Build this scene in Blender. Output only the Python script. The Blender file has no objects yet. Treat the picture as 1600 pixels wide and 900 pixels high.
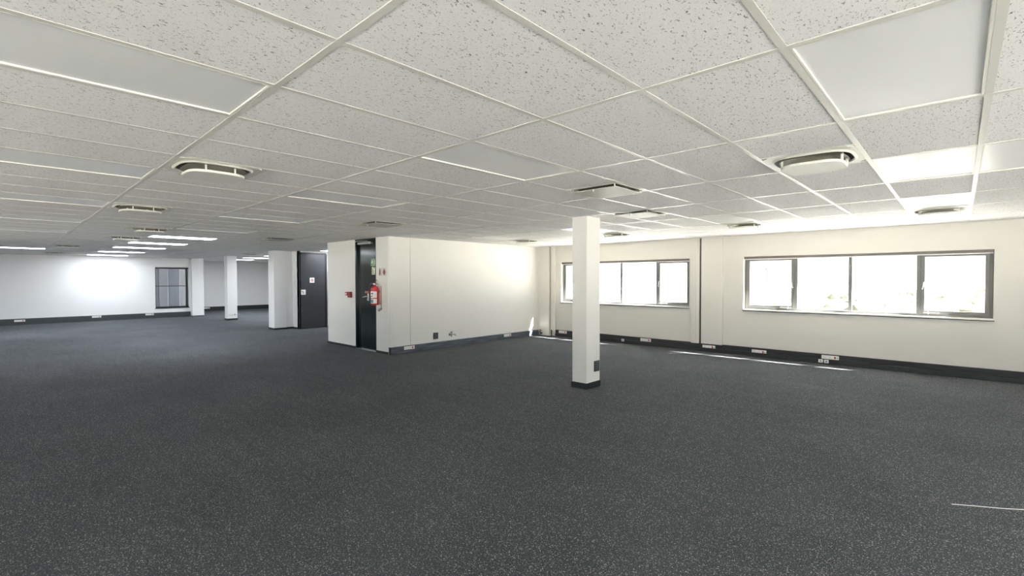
import bpy, bmesh, math, random
from mathutils import Vector, Matrix
random.seed(7)
scene = bpy.context.scene
col = scene.collection

# ------------------------------------------------------------------ camera
CAM_Z = 1.585
cam_d = bpy.data.cameras.new('camera')
cam_d.sensor_fit = 'HORIZONTAL'; cam_d.sensor_width = 36.0
cam_d.lens = 36.0 * 745.6 / 1600.0
cam_d.clip_start = 0.05; cam_d.clip_end = 400
cam = bpy.data.objects.new('camera', cam_d); col.objects.link(cam)
yaw, pitch, roll = math.radians(-43.1546), math.radians(-1.1171), math.radians(-0.0902)
F = Vector((math.sin(yaw)*math.cos(pitch), math.cos(yaw)*math.cos(pitch), math.sin(pitch)))
R0 = Vector((math.cos(yaw), -math.sin(yaw), 0)); U0 = R0.cross(F)
R = R0*math.cos(roll) + U0*math.sin(roll); U = -R0*math.sin(roll) + U0*math.cos(roll)
M4 = Matrix((R, U, -F)).transposed().to_4x4(); M4.translation = Vector((0, 0, CAM_Z))
cam.matrix_world = M4
scene.camera = cam

# ------------------------------------------------------------------ world, sun, exposure
world = bpy.data.worlds.new('world'); scene.world = world; world.use_nodes = True
wn = world.node_tree; bgn = wn.nodes['Background']
bgn.inputs['Color'].default_value = (0.88, 0.95, 1.0, 1); bgn.inputs['Strength'].default_value = 2.0
sun_d = bpy.data.lights.new('sun', 'SUN'); sun_d.energy = 42.0; sun_d.angle = math.radians(0.6)
sun_d.color = (1.0, 0.955, 0.89)
sun = bpy.data.objects.new('sun', sun_d); col.objects.link(sun)
sun.rotation_euler = Vector((1.0, 0.42, 0.945)).to_track_quat('Z', 'Y').to_euler()
scene.view_settings.view_transform = 'Standard'; scene.view_settings.look = 'None'
scene.view_settings.gamma = 1.0; scene.view_settings.use_curve_mapping = False
scene.view_settings.exposure = 1.52
LAMP = 10.5      # emission of the lit ceiling lights
try:
    cy = scene.cycles
    cy.max_bounces = 14; cy.diffuse_bounces = 8; cy.glossy_bounces = 4; cy.transparent_max_bounces = 16
    cy.use_denoising = True; cy.sample_clamp_indirect = 6.0
    cy.caustics_reflective = False; cy.caustics_refractive = False
except Exception:
    pass

def portal(x, y, z, sx, sy, direction):
    d = bpy.data.lights.new('window_portal', 'AREA'); d.shape = 'RECTANGLE'; d.size = sx; d.size_y = sy
    d.cycles.is_portal = True
    o = bpy.data.objects.new('window_portal', d); col.objects.link(o); o.location = (x, y, z)
    o.rotation_euler = Vector(direction).to_track_quat('-Z', 'Z').to_euler()

# ------------------------------------------------------------------ dimensions
ZC = 2.472                 # underside of the ceiling grid
GX, GY = 0.093, -0.324     # grid origin: lines at GX-0.6a and GY+1.2j
def gx(a): return GX - 0.6*a
def gy(j): return GY + 1.2*j
YW = 10.45                 # window wall
XL = -24.0                 # far left wall
XF = -27.5                 # farthest wall
XN, YB = 5.0, -4.2         # unseen walls behind the camera
BX, BY, BX0 = -8.70, 5.50, -11.41   # block in the middle: right face, front face, left end

# ------------------------------------------------------------------ materials
def new_mat(name):
    m = bpy.data.materials.new(name); m.use_nodes = True
    return m, m.node_tree, m.node_tree.nodes['Principled BSDF']
def plain(name, c, rough=0.5, metal=0.0, spec=0.5, bump=0.0, bscale=200, var=0.0, vscale=3.0, emit=0.0, coat=0.0):
    m, t, b = new_mat(name)
    b.inputs['Base Color'].default_value = (*c, 1); b.inputs['Roughness'].default_value = rough
    b.inputs['Metallic'].default_value = metal; b.inputs['Specular IOR Level'].default_value = spec
    if coat: b.inputs['Coat Weight'].default_value = coat
    if emit:
        b.inputs['Emission Color'].default_value = (*c, 1); b.inputs['Emission Strength'].default_value = emit
    g = t.nodes.new('ShaderNodeNewGeometry')
    if bump:
        n = t.nodes.new('ShaderNodeTexNoise'); n.inputs['Scale'].default_value = bscale; n.inputs['Detail'].default_value = 4
        t.links.new(g.outputs['Position'], n.inputs['Vector'])
        bp = t.nodes.new('ShaderNodeBump'); bp.inputs['Strength'].default_value = bump; bp.inputs['Distance'].default_value = 0.002
        t.links.new(n.outputs['Fac'], bp.inputs['Height']); t.links.new(bp.outputs['Normal'], b.inputs['Normal'])
    if var:
        n = t.nodes.new('ShaderNodeTexNoise'); n.inputs['Scale'].default_value = vscale; n.inputs['Detail'].default_value = 5
        t.links.new(g.outputs['Position'], n.inputs['Vector'])
        r = t.nodes.new('ShaderNodeValToRGB')
        r.color_ramp.elements[0].position = 0.3; r.color_ramp.elements[1].position = 0.7
        r.color_ramp.elements[0].color = (*[max(0, x*(1-var)) for x in c], 1)
        r.color_ramp.elements[1].color = (*[min(1, x*(1+var)) for x in c], 1)
        t.links.new(n.outputs['Fac'], r.inputs['Fac']); t.links.new(r.outputs['Color'], b.inputs['Base Color'])
    return m

M = {}
M['wall'] = plain('wall_paint', (0.77, 0.755, 0.715), 0.55, bump=0.15, bscale=150, var=0.012, vscale=1.2)
M['wall_beige'] = plain('window_wall_paint', (0.70, 0.68, 0.63), 0.55, bump=0.15, bscale=150, var=0.012, vscale=1.2)  # wall colour, darker and beiger on the window wall
M['wall_cool_lit'] = plain('far_wall_lit_tone', (0.86, 0.86, 0.86), 0.5, bump=0.15, bscale=150, var=0.012, vscale=1.2)  # far-end wall paint, the cool lamp light put into its colour
M['tee'] = plain('grid_enamel', (0.64, 0.63, 0.58), 0.36, spec=0.45)
M['panel'] = plain('light_diffuser', (0.84, 0.85, 0.85), 0.32, spec=0.38, bump=0.5, bscale=2.0)
M['lit'] = plain('lit_diffuser', (0.90, 0.95, 1.0), 0.4, emit=LAMP)
M['lamp_frame'] = plain('lamp_frame_enamel', (0.72, 0.71, 0.64), 0.35)
M['duct'] = plain('diffuser_enamel', (0.66, 0.66, 0.58), 0.4)
M['plate'] = plain('diffuser_plate', (0.74, 0.74, 0.68), 0.45)
M['drop_plate'] = plain('drop_plate_grey', (0.42, 0.42, 0.37), 0.5)
M['cone'] = plain('inner_cone_grey', (0.30, 0.29, 0.24), 0.5)
M['duct_dark'] = plain('duct_inside', (0.10, 0.095, 0.075), 0.6)
M['frame'] = plain('window_frame_grey', (0.15, 0.155, 0.15), 0.4, spec=0.4)
M['frame_black'] = plain('window_frame_black', (0.02, 0.022, 0.028), 0.4)
M['sill'] = plain('sill_white', (0.82, 0.80, 0.76), 0.45)
M['track'] = plain('blind_track_grey', (0.13, 0.12, 0.105), 0.4)
M['white'] = plain('white_plastic', (0.82, 0.81, 0.78), 0.4)
M['steel'] = plain('brushed_steel', (0.60, 0.60, 0.58), 0.3, metal=0.9)
M['base_black'] = plain('skirting_black', (0.018, 0.02, 0.021), 0.42, var=0.15, vscale=6)
M['base_left'] = plain('skirting_dark_grey', (0.045, 0.052, 0.056), 0.45)
M['door_black'] = plain('door_dark_green', (0.010, 0.018, 0.016), 0.14, spec=0.5)
M['door_grey'] = plain('door_charcoal', (0.045, 0.047, 0.053), 0.35, var=0.08, vscale=2)
M['red'] = plain('red_enamel', (0.55, 0.015, 0.02), 0.25, coat=0.4)
M['darkred'] = plain('dark_red_plastic', (0.25, 0.02, 0.02), 0.4)
M['orange'] = plain('orange_red_plastic', (0.55, 0.10, 0.03), 0.4)
M['black'] = plain('black_rubber', (0.012, 0.012, 0.012), 0.5)
M['hose'] = plain('hose_dark_red', (0.10, 0.02, 0.02), 0.45)
M['brass'] = plain('tan_bracket', (0.52, 0.36, 0.27), 0.5)
M['dull_metal'] = plain('dull_chrome', (0.32, 0.32, 0.31), 0.3, metal=0.9)
M['green'] = plain('sign_green', (0.10, 0.26, 0.15), 0.5)
M['lime'] = plain('sign_glow_white', (0.72, 0.78, 0.55), 0.5)
M['sign_pale'] = plain('sign_pale_grey', (0.62, 0.62, 0.57), 0.5)
M['blue'] = plain('label_blue', (0.06, 0.20, 0.30), 0.5)
M['grey_grille'] = plain('grille_grey', (0.12, 0.125, 0.13), 0.45)
M['grille_dark'] = plain('grille_dark', (0.03, 0.03, 0.033), 0.5)
M['slab'] = plain('void_concrete', (0.35, 0.35, 0.34), 0.8)
M['thread'] = plain('white_thread', (0.85, 0.85, 0.83), 0.6)

def mat_glass():
    m, t, b = new_mat('window_glass')
    t.nodes.remove(b)
    tr = t.nodes.new('ShaderNodeBsdfTransparent'); tr.inputs['Color'].default_value = (0.96, 0.97, 0.97, 1)
    gl = t.nodes.new('ShaderNodeBsdfGlossy'); gl.inputs['Roughness'].default_value = 0.02
    lw = t.nodes.new('ShaderNodeLayerWeight')
    pw = t.nodes.new('ShaderNodeMath'); pw.operation = 'POWER'; pw.inputs[1].default_value = 5
    fr = t.nodes.new('ShaderNodeMath'); fr.operation = 'MULTIPLY_ADD'; fr.inputs[1].default_value = 0.8; fr.inputs[2].default_value = 0.03
    t.links.new(lw.outputs['Facing'], pw.inputs[0]); t.links.new(pw.outputs[0], fr.inputs[0])
    mx = t.nodes.new('ShaderNodeMixShader')
    t.links.new(fr.outputs[0], mx.inputs[0]); t.links.new(tr.outputs[0], mx.inputs[1]); t.links.new(gl.outputs[0], mx.inputs[2])
    t.links.new(mx.outputs[0], t.nodes['Material Output'].inputs['Surface'])
    return m
M['glass'] = mat_glass()

def mat_tile():
    m, t, b = new_mat('mineral_fibre_tile')
    L = t.links.new
    g = t.nodes.new('ShaderNodeNewGeometry')
    def mapped(scale, rot=0):
        mp = t.nodes.new('ShaderNodeMapping'); mp.inputs['Scale'].default_value = scale; mp.inputs['Rotation'].default_value = (0, 0, rot)
        L(g.outputs['Position'], mp.inputs['Vector']); return mp.outputs[0]
    # wobble the coordinates so the fissures are ragged
    nz = t.nodes.new('ShaderNodeTexNoise'); nz.inputs['Scale'].default_value = 60; nz.inputs['Detail'].default_value = 2
    L(g.outputs['Position'], nz.inputs['Vector'])
    def fiss(scale3, nscale, lo, hi, rot):
        v = mapped(scale3, rot)
        add = t.nodes.new('ShaderNodeMixRGB'); add.blend_type = 'ADD'; add.inputs[0].default_value = 0.02
        L(v, add.inputs[1]); L(nz.outputs['Color'], add.inputs[2])
        n = t.nodes.new('ShaderNodeTexNoise'); n.inputs['Scale'].default_value = nscale; n.inputs['Detail'].default_value = 3.0; n.inputs['Roughness'].default_value = 0.6
        L(add.outputs[0], n.inputs['Vector'])
        r = t.nodes.new('ShaderNodeMapRange'); r.inputs['From Min'].default_value = lo; r.inputs['From Max'].default_value = hi
        L(n.outputs['Fac'], r.inputs['Value']); return r.outputs[0]
    f1 = fiss((1.0, 0.45, 1), 125, 0.615, 0.645, 0.25)
    f2 = fiss((1.0, 0.8, 1), 230, 0.65, 0.68, -0.3)
    mxv = t.nodes.new('ShaderNodeMath'); mxv.operation = 'MAXIMUM'; L(f1, mxv.inputs[0]); L(f2, mxv.inputs[1])
    mix = t.nodes.new('ShaderNodeMixRGB'); mix.inputs[1].default_value = (0.85, 0.84, 0.825, 1); mix.inputs[2].default_value = (0.17, 0.165, 0.15, 1)
    L(mxv.outputs[0], mix.inputs[0]); L(mix.outputs[0], b.inputs['Base Color'])
    b.inputs['Roughness'].default_value = 0.75; b.inputs['Specular IOR Level'].default_value = 0.3
    bp = t.nodes.new('ShaderNodeBump'); bp.invert = True; bp.inputs['Strength'].default_value = 0.5; bp.inputs['Distance'].default_value = 0.003
    L(mxv.outputs[0], bp.inputs['Height']); L(bp.outputs['Normal'], b.inputs['Normal'])
    return m
M['tile'] = mat_tile()

def mat_carpet():
    m, t, b = new_mat('loop_carpet')
    L = t.links.new
    g = t.nodes.new('ShaderNodeNewGeometry')
    def noise(scale, detail, sx=1, sy=1, rot=0, rough=0.6):
        mp = t.nodes.new('ShaderNodeMapping'); mp.inputs['Scale'].default_value = (sx, sy, 1); mp.inputs['Rotation'].default_value = (0, 0, rot)
        L(g.outputs['Position'], mp.inputs['Vector'])
        n = t.nodes.new('ShaderNodeTexNoise'); n.inputs['Scale'].default_value = scale; n.inputs['Detail'].default_value = detail
        n.inputs['Roughness'].default_value = rough
        L(mp.outputs[0], n.inputs['Vector']); return n.outputs['Fac']
    fine = noise(130, 3, 1, 0.8, 0.0, 0.8)
    r = t.nodes.new('ShaderNodeValToRGB'); cr = r.color_ramp
    cr.elements[0].position = 0.40; cr.elements[0].color = (0.028, 0.031, 0.036, 1)
    cr.elements[1].position = 0.50; cr.elements[1].color = (0.063, 0.069, 0.081, 1)
    e = cr.elements.new(0.575); e.color = (0.09, 0.094, 0.098, 1)
    e = cr.elements.new(0.66); e.color = (0.22, 0.225, 0.225, 1)
    L(fine, r.inputs['Fac'])
    big = noise(0.7, 4); mr = t.nodes.new('ShaderNodeMapRange'); mr.inputs['From Min'].default_value = 0.3; mr.inputs['From Max'].default_value = 0.7
    mr.inputs['To Min'].default_value = 0.86; mr.inputs['To Max'].default_value = 1.12; L(big, mr.inputs['Value'])
    streak = noise(3.0, 3, 0.25, 3.0, 0.0); ms = t.nodes.new('ShaderNodeMapRange'); ms.inputs['From Min'].default_value = 0.3; ms.inputs['From Max'].default_value = 0.7
    ms.inputs['To Min'].default_value = 0.94; ms.inputs['To Max'].default_value = 1.07; L(streak, ms.inputs['Value'])
    mu = t.nodes.new('ShaderNodeMath'); mu.operation = 'MULTIPLY'; L(mr.outputs[0], mu.inputs[0]); L(ms.outputs[0], mu.inputs[1])
    mm = t.nodes.new('ShaderNodeMixRGB'); mm.blend_type = 'MULTIPLY'; mm.inputs[0].default_value = 1
    vo = t.nodes.new('ShaderNodeTexVoronoi'); vo.inputs['Scale'].default_value = 215
    L(g.outputs['Position'], vo.inputs['Vector'])
    sp = t.nodes.new('ShaderNodeSeparateColor'); L(vo.outputs['Color'], sp.inputs[0])
    th = t.nodes.new('ShaderNodeMapRange'); th.inputs['From Min'].default_value = 0.91; th.inputs['From Max'].default_value = 1.0; L(sp.outputs[0], th.inputs['Value'])
    fl = t.nodes.new('ShaderNodeMixRGB'); fl.inputs[2].default_value = (0.50, 0.51, 0.50, 1)
    L(th.outputs[0], fl.inputs[0]); L(r.outputs[0], fl.inputs[1])
    L(fl.outputs[0], mm.inputs[1]); L(mu.outputs[0], mm.inputs[2]); L(mm.outputs[0], b.inputs['Base Color'])
    b.inputs['Roughness'].default_value = 0.95; b.inputs['Specular IOR Level'].default_value = 0.05
    b.inputs['Sheen Weight'].default_value = 0.03; b.inputs['Sheen Roughness'].default_value = 0.5
    b.inputs['Sheen Tint'].default_value = (0.8, 0.85, 1.0, 1)
    bp = t.nodes.new('ShaderNodeBump'); bp.inputs['Strength'].default_value = 0.6; bp.inputs['Distance'].default_value = 0.003
    L(fine, bp.inputs['Height']); L(bp.outputs['Normal'], b.inputs['Normal'])
    return m
M['carpet'] = mat_carpet()

def mat_scuffed():
    # blue-grey trunking with long horizontal scuffs
    m, t, b = new_mat('scuffed_trunking')
    g = t.nodes.new('ShaderNodeNewGeometry'); mp = t.nodes.new('ShaderNodeMapping'); mp.inputs['Scale'].default_value = (1, 1.2, 26)
    n = t.nodes.new('ShaderNodeTexNoise'); n.inputs['Scale'].default_value = 2.2; n.inputs['Detail'].default_value = 6
    t.links.new(g.outputs['Position'], mp.inputs['Vector']); t.links.new(mp.outputs[0], n.inputs['Vector'])
    r = t.nodes.new('ShaderNodeValToRGB'); r.color_ramp.elements[0].position = 0.35; r.color_ramp.elements[1].position = 0.68
    r.color_ramp.elements[0].color = (0.045, 0.055, 0.07, 1); r.color_ramp.elements[1].color = (0.13, 0.15, 0.18, 1)
    t.links.new(n.outputs['Fac'], r.inputs['Fac']); t.links.new(r.outputs['Color'], b.inputs['Base Color'])
    b.inputs['Roughness'].default_value = 0.4
    return m
M['scuffed'] = mat_scuffed()
M['ground'] = plain('pale_concrete_ground', (0.74, 0.72, 0.68), 0.9, var=0.06, vscale=0.3)
M['scrub'] = plain('scrub_leaves', (0.13, 0.13, 0.09), 0.8, var=0.6, vscale=0.8)
M['paving'] = plain('pale_paving', (0.62, 0.60, 0.56), 0.8, var=0.06, vscale=2)
M['facade_blue'] = plain('facade_blue_grey', (0.50, 0.53, 0.64), 0.5)
M['facade_pale'] = plain('facade_pale', (0.78, 0.79, 0.84), 0.5)
M['post'] = plain('dark_post', (0.03, 0.03, 0.03), 0.6)

# ------------------------------------------------------------------ mesh helpers
def box(bm, x0, x1, y0, y1, z0, z1):
    xs, ys, zs = sorted((x0, x1)), sorted((y0, y1)), sorted((z0, z1))
    v = [bm.verts.new((xs[i], ys[j], zs[k])) for i in (0, 1) for j in (0, 1) for k in (0, 1)]
    for f in ((0, 1, 3, 2), (4, 6, 7, 5), (0, 4, 5, 1), (2, 3, 7, 6), (0, 2, 6, 4), (1, 5, 7, 3)):
        bm.faces.new([v[i] for i in f])
def boxes(*bs):
    bm = bmesh.new()
    for b in bs: box(bm, *b)
    return bm
def bevel(bm, w, seg=2):
    bmesh.ops.bevel(bm, geom=list(bm.edges), offset=w, segments=seg, affect='EDGES', profile=0.6)
    return bm
def lathe(bm, prof, n=24, center=(0, 0, 0), axis='z', cap=True):
    rings = []
    for r, h in prof:
        ring = []
        for i in range(n):
            a = 2*math.pi*i/n; c, s = math.cos(a)*r, math.sin(a)*r
            p = {'z': (c, s, h), 'y': (c, h, s), 'x': (h, c, s)}[axis]
            ring.append(bm.verts.new([p[k]+center[k] for k in range(3)]))
        rings.append(ring)
    for a, b in zip(rings, rings[1:]):
        for i in range(n): bm.faces.new((a[i], a[(i+1) % n], b[(i+1) % n], b[i]))
    if cap:
        bm.faces.new(rings[0]); bm.faces.new(rings[-1])
    bmesh.ops.recalc_face_normals(bm, faces=list(bm.faces))
    return bm
def tube(bm, pts, r, n=8):
    pts = [Vector(p) for p in pts]; rings = []
    for i, p in enumerate(pts):
        d = (pts[min(i+1, len(pts)-1)] - pts[max(i-1, 0)]).normalized()
        up = Vector((0, 0, 1)) if abs(d.z) < 0.9 else Vector((1, 0, 0))
        s = d.cross(up).normalized(); u = s.cross(d)
        rings.append([bm.verts.new(p + s*math.cos(2*math.pi*k/n)*r + u*math.sin(2*math.pi*k/n)*r) for k in range(n)])
    for a, b in zip(rings, rings[1:]):
        for k in range(n): bm.faces.new((a[k], a[(k+1) % n], b[(k+1) % n], b[k]))
    bm.faces.new(rings[0]); bm.faces.new(rings[-1])
    bmesh.ops.recalc_face_normals(bm, faces=list(bm.faces))
    return bm
def arc(pts, n=6):
    """smooth a polyline with Catmull-Rom"""
    P = [Vector(p) for p in pts]; out = []
    for i in range(len(P)-1):
        p0, p1, p2, p3 = P[max(i-1, 0)], P[i], P[i+1], P[min(i+2, len(P)-1)]
        for k in range(n):
            t = k/n
            out.append(0.5*((2*p1) + (-p0+p2)*t + (2*p0-5*p1+4*p2-p3)*t*t + (-p0+3*p1-3*p2+p3)*t**3))
    out.append(P[-1]); return out
def mesh_of(name, bm, mat, smooth=False):
    me = bpy.data.meshes.new(name); bm.to_mesh(me); bm.free()
    if mat: me.materials.append(mat)
    if smooth:
        for p in me.polygons: p.use_smooth = True
    return me
def obj(name, bm, mat, parent=None, loc=None, smooth=False):
    me = bm if isinstance(bm, bpy.types.Mesh) else mesh_of(name, bm, mat, smooth)
    o = bpy.data.objects.new(name, me); col.objects.link(o)
    if parent: o.parent = parent
    if loc: o.location = loc
    return o
def struct(name, bm, mat, parent=None):
    o = obj(name, bm, mat, parent)
    if parent is None: o['kind'] = 'structure'
    return o
def tag(o, label, cat, group=None):
    o['label'] = label; o['category'] = cat
    if group: o['group'] = group
    return o
def thing(name, label, cat, loc=(0, 0, 0), rz=0, group=None):
    o = bpy.data.objects.new(name, None); col.objects.link(o); o.empty_display_size = 0.1
    o.location = loc; o.rotation_euler = (0, 0, rz); return tag(o, label, cat, group)
def sempty(name, loc=(0, 0, 0)):
    o = bpy.data.objects.new(name, None); col.objects.link(o); o.location = loc; o['kind'] = 'structure'; return o
def kids(o): return [c for c in bpy.data.objects if c.parent == o]
def dup(root, loc, rz=None, label=None, group=None):
    r = root.copy(); col.objects.link(r); r.location = loc
    if rz is not None: r.rotation_euler = (0, 0, rz)
    if label: r['label'] = label
    if group: r['group'] = group
    for ch in kids(root):
        c = ch.copy(); col.objects.link(c); c.parent = r
        for g in kids(ch):
            d = g.copy(); col.objects.link(d); d.parent = c
    return r

# ------------------------------------------------------------------ floor
FT = 0.10
struct('floor', boxes((XF-0.3, XN+0.3, YB-0.3, YW+0.25, -FT, 0)), M['carpet'])

# ------------------------------------------------------------------ walls
def wall_y(name, y0, y1, xa, xb, holes, z1=2.95, mat=None):
    """wall spanning x, thickness y0..y1, with holes (x0,x1,z0,z1)"""
    bm = bmesh.new(); xs = xa
    for (hx0, hx1, hz0, hz1) in sorted(holes):
        box(bm, xs, hx0, y0, y1, 0, z1); box(bm, hx0, hx1, y0, y1, 0, hz0); box(bm, hx0, hx1, y0, y1, hz1, z1); xs = hx1
    box(bm, xs, xb, y0, y1, 0, z1)
    return struct(name, bm, mat or M['wall'])
def wall_x(name, x0, x1, ya, yb, holes, z1=2.95, mat=None):
    bm = bmesh.new(); ys = ya
    for (hy0, hy1, hz0, hz1) in sorted(holes):
        box(bm, x0, x1, ys, hy0, 0, z1); box(bm, x0, x1, hy0, hy1, 0, hz0); box(bm, x0, x1, hy0, hy1, hz1, z1); ys = hy1
    box(bm, x0, x1, ys, yb, 0, z1)
    return struct(name, bm, mat or M['wall'])

W1 = (-7.95, -4.385, 0.945, 2.03); W2 = (-3.25, 0.39, 0.945, 2.03)
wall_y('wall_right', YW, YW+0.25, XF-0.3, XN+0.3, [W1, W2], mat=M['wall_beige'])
W3 = (4.26, 5.42, 0.40, 2.08)
wall_x('wall_left', XL-0.22, XL, YB, 5.9, [W3], mat=M['wall_cool_lit'])
struct('wall_nook', boxes((XF, XL-0.22, 5.72, 5.9, 0, 2.95)), M['wall_cool_lit'])
wall_x('wall_far', XF-0.2, XF, 5.72, YW, [], mat=M['wall_cool_lit'])
# unseen walls behind the camera, with windows added to brighten the room
WB = [(-14.0, -11.0, 0.3, 1.9), (-8.0, -4.4, 0.3, 1.48), (-3.2, 0.4, 0.3, 1.48), (1.2, 4.4, 0.3, 1.48)]
wall_y('wall_back', YB-0.25, YB, XL-0.22, XN+0.3, WB)
WN = [(-3.6, 1.0, 0.3, 2.35), (1.5, 6.3, 0.3, 2.35)]
wall_x('wall_near', XN, XN+0.25, YB, YW, WN)
# unseen overhang added outside the window wall to narrow the sun strip
struct('trim_1', boxes((XF-0.3, XN+0.5, YW+0.25, YW+0.43, 2.18, 2.34)), M['wall'])

# pilaster on the left wall
struct('trim_2', boxes((XL, XL+0.28, 5.48, 5.91, 0.035, ZC+0.05)), M['wall_cool_lit'])
struct('trim_3', boxes((XL, XL+0.27, 5.49, 5.90, 0.0, 0.035)), M['base_black'])
# shallow column casings on the window wall
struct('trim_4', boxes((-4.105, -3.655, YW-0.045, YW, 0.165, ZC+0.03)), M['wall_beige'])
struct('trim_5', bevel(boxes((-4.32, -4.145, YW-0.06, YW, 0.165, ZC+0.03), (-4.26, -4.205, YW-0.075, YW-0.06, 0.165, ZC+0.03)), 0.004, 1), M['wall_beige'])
struct('trim_6', boxes((-4.145, -4.105, YW-0.012, YW, 0.165, ZC+0.03)), M['base_black'])  # black strip standing in for the shadow in the gap
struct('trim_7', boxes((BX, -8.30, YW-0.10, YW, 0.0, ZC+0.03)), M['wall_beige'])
struct('trim_8', boxes((-8.30, -8.27, YW-0.012, YW, 0.0, ZC+0.03)), M['base_black'])  # shade of the second gap, put in as a black strip
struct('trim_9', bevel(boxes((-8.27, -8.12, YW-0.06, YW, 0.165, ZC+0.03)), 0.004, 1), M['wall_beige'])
# shadow-gap angle where the ceiling meets the walls
struct('trim_10', boxes((BX, XN, YW-0.022, YW, ZC-0.012, ZC+0.004)), M['tee'])
struct('trim_11', boxes((XL, XL+0.022, YB, 5.48, ZC-0.012, ZC+0.004)), M['tee'])

# ------------------------------------------------------------------ middle block with the dark door
DX0, DX1 = -10.06, -9.175
block = sempty('wall_centre')
struct('block_walls', boxes(
    (BX0, DX0, BY, BY+0.12, 0, ZC+0.1), (DX1, BX, BY, BY+0.12, 0, ZC+0.1),
    (BX-0.12, BX, BY+0.12, YW, 0, ZC+0.1), (BX0, BX0+0.12, BY+0.12, YW, 0, ZC+0.1)), M['wall'], block)
# cover strips: raised corner panel and seam batten on the right face
struct('corner_panel', bevel(boxes((BX, BX+0.008, BY+0.012, BY+0.14, 0.15, ZC)), 0.002, 1), M['wall'], block)
struct('seam_strip', bevel(boxes((BX, BX+0.010, BY+0.545, BY+0.575, 0.15, ZC)), 0.002, 1), M['wall'], block)
struct('corner_bead', boxes((BX-0.012, BX+0.004, BY-0.004, BY+0.006, 0.0, ZC)), M['white'], block)

door = sempty('door_1', (DX0, BY, 0))
W = DX1-DX0
obj('door_frame', boxes((0, 0.045, 0.0, 0.16, 0, ZC), (W-0.03, W, 0.0, 0.16, 0, ZC), (0.045, W-0.03, 0.0, 0.16, ZC-0.04, ZC)), M['door_black'], door)
leaf = obj('door_leaf', bevel(boxes((0.05, W-0.034, 0.055, 0.10, 0.012, ZC-0.045)), 0.003, 1), M['door_black'], door)
cl = obj('door_closer', bevel(boxes((0.10, 0.60, 0.0, 0.055, ZC-0.115, ZC-0.065)), 0.006), M['steel'], door)
bm = bmesh.new(); tube(bm, [(0.55, 0.0, ZC-0.055), (0.30, -0.10, ZC-0.05), (0.04, -0.02, ZC-0.045)], 0.009); obj('closer_arm', bm, M['steel'], cl)
obj('threshold', boxes((0.0, W, -0.01, 0.15, 0, 0.012)), M['steel'], door)
# door furniture: orange indicator, lever on a plate, lock below
hd = obj('door_handle', bevel(boxes((0.44, 0.50, 0.045, 0.055, 1.10, 1.26)), 0.003, 1), M['steel'], door)
bm = bmesh.new(); tube(bm, arc([(0.47, 0.05, 1.195), (0.47, 0.0, 1.195), (0.43, -0.012, 1.19), (0.35, -0.012, 1.175)], 4), 0.011); obj('lever', bm, M['steel'], hd, smooth=True)
bm = bmesh.new(); lathe(bm, [(0.022, 0.045), (0.022, 0.03), (0.012, 0.022)], 16, (0.47, 0, 1.13), 'y'); obj('lock_cylinder', bm, M['steel'], hd)
obj('emergency_cover', bevel(boxes((0.38, 0.52, 0.02, 0.055, 1.265, 1.315)), 0.012), M['orange'], door)
# reveal behind the door
struct('block_inner_wall', boxes((DX0-0.02, DX1+0.02, BY+0.16, BY+0.2, 0, ZC)), M['door_black'], block)

# ------------------------------------------------------------------ second block (lift core) with the charcoal door
CX, CX2 = -15.2, -15.6
core = sempty('wall_middle')
struct('core_walls', boxes((CX-1.6, CX, 6.38, 6.44, 0, ZC+0.1), (CX-0.12, CX, 7.32, 8.8, 0, ZC+0.1), (CX-0.12, CX, 6.38, 6.44, 0, ZC+0.1),
    (CX-1.6, CX-1.45, 6.44, 8.8, 0, ZC+0.1), (CX-0.12, CX, 6.38, 7.33, 2.40, ZC+0.1)), M['wall_cool_lit'], core)
struct('core_pilaster', boxes((-16.05, CX2, 5.78, 6.16, 0.05, ZC+0.1), (-16.0, -15.68, 6.16, 6.38, 0.05, ZC+0.1)), M['wall_cool_lit'], core)
struct('core_skirting', boxes((-16.04, CX2+0.006, 5.775, 6.165, 0, 0.05), (-15.99, -15.67, 6.165, 6.375, 0, 0.05), (-15.67, CX+0.008, 6.372, 6.382, 0, 0.05), (CX, CX+0.01, 7.32, 8.8, 0, 0.06)), M['base_black'], core)
d2 = sempty('door_2', (CX, 6.38, 0))
obj('door_frame', boxes((-0.06, 0.012, 0.0, 0.03, 0, 2.43), (-0.06, 0.012, 0.87, 0.90, 0, 2.43), (-0.06, 0.012, 0.03, 0.87, 2.385, 2.43)), M['base_black'], d2)
obj('door_leaf', bevel(boxes((-0.045, -0.004, 0.033, 0.867, 0.01, 2.382)), 0.003, 1), M['door_grey'], d2)
lk = obj('lock_plate', bevel(boxes((-0.004, 0.006, 0.065, 0.215, 1.085, 1.245)), 0.003, 1), M['white'], d2)
bm = bmesh.new(); tube(bm, [(0.006, 0.10, 1.20), (0.05, 0.10, 1.20), (0.055, 0.115, 1.16), (0.055, 0.12, 1.12)], 0.009); obj('door_handle', bm, M['black'], lk)
sg = thing('door_sign', 'small white square sign with red ring on the charcoal door', 'sign', (CX, 6.805, 1.545))
obj('sign_board', bevel(boxes((-0.004, 0.004, -0.075, 0.075, -0.08, 0.08)), 0.001, 1), M['white'], sg)
def ring(r0, r1, n=24, x=0.0055):
    bm = bmesh.new(); a = []; b = []
    for i in range(n):
        t = 2*math.pi*i/n
        a.append(bm.verts.new((x, r0*math.cos(t), r0*math.sin(t)))); b.append(bm.verts.new((x, r1*math.cos(t), r1*math.sin(t))))
    for i in range(n): bm.faces.new((a[i], b[i], b[(i+1) % n], a[(i+1) % n]))
    return bm
rg = ring(0.028, 0.045); box(rg, 0.004, 0.006, -0.008, 0.008, -0.02, 0.02); obj('red_ring', rg, M['darkred'], sg)

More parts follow.
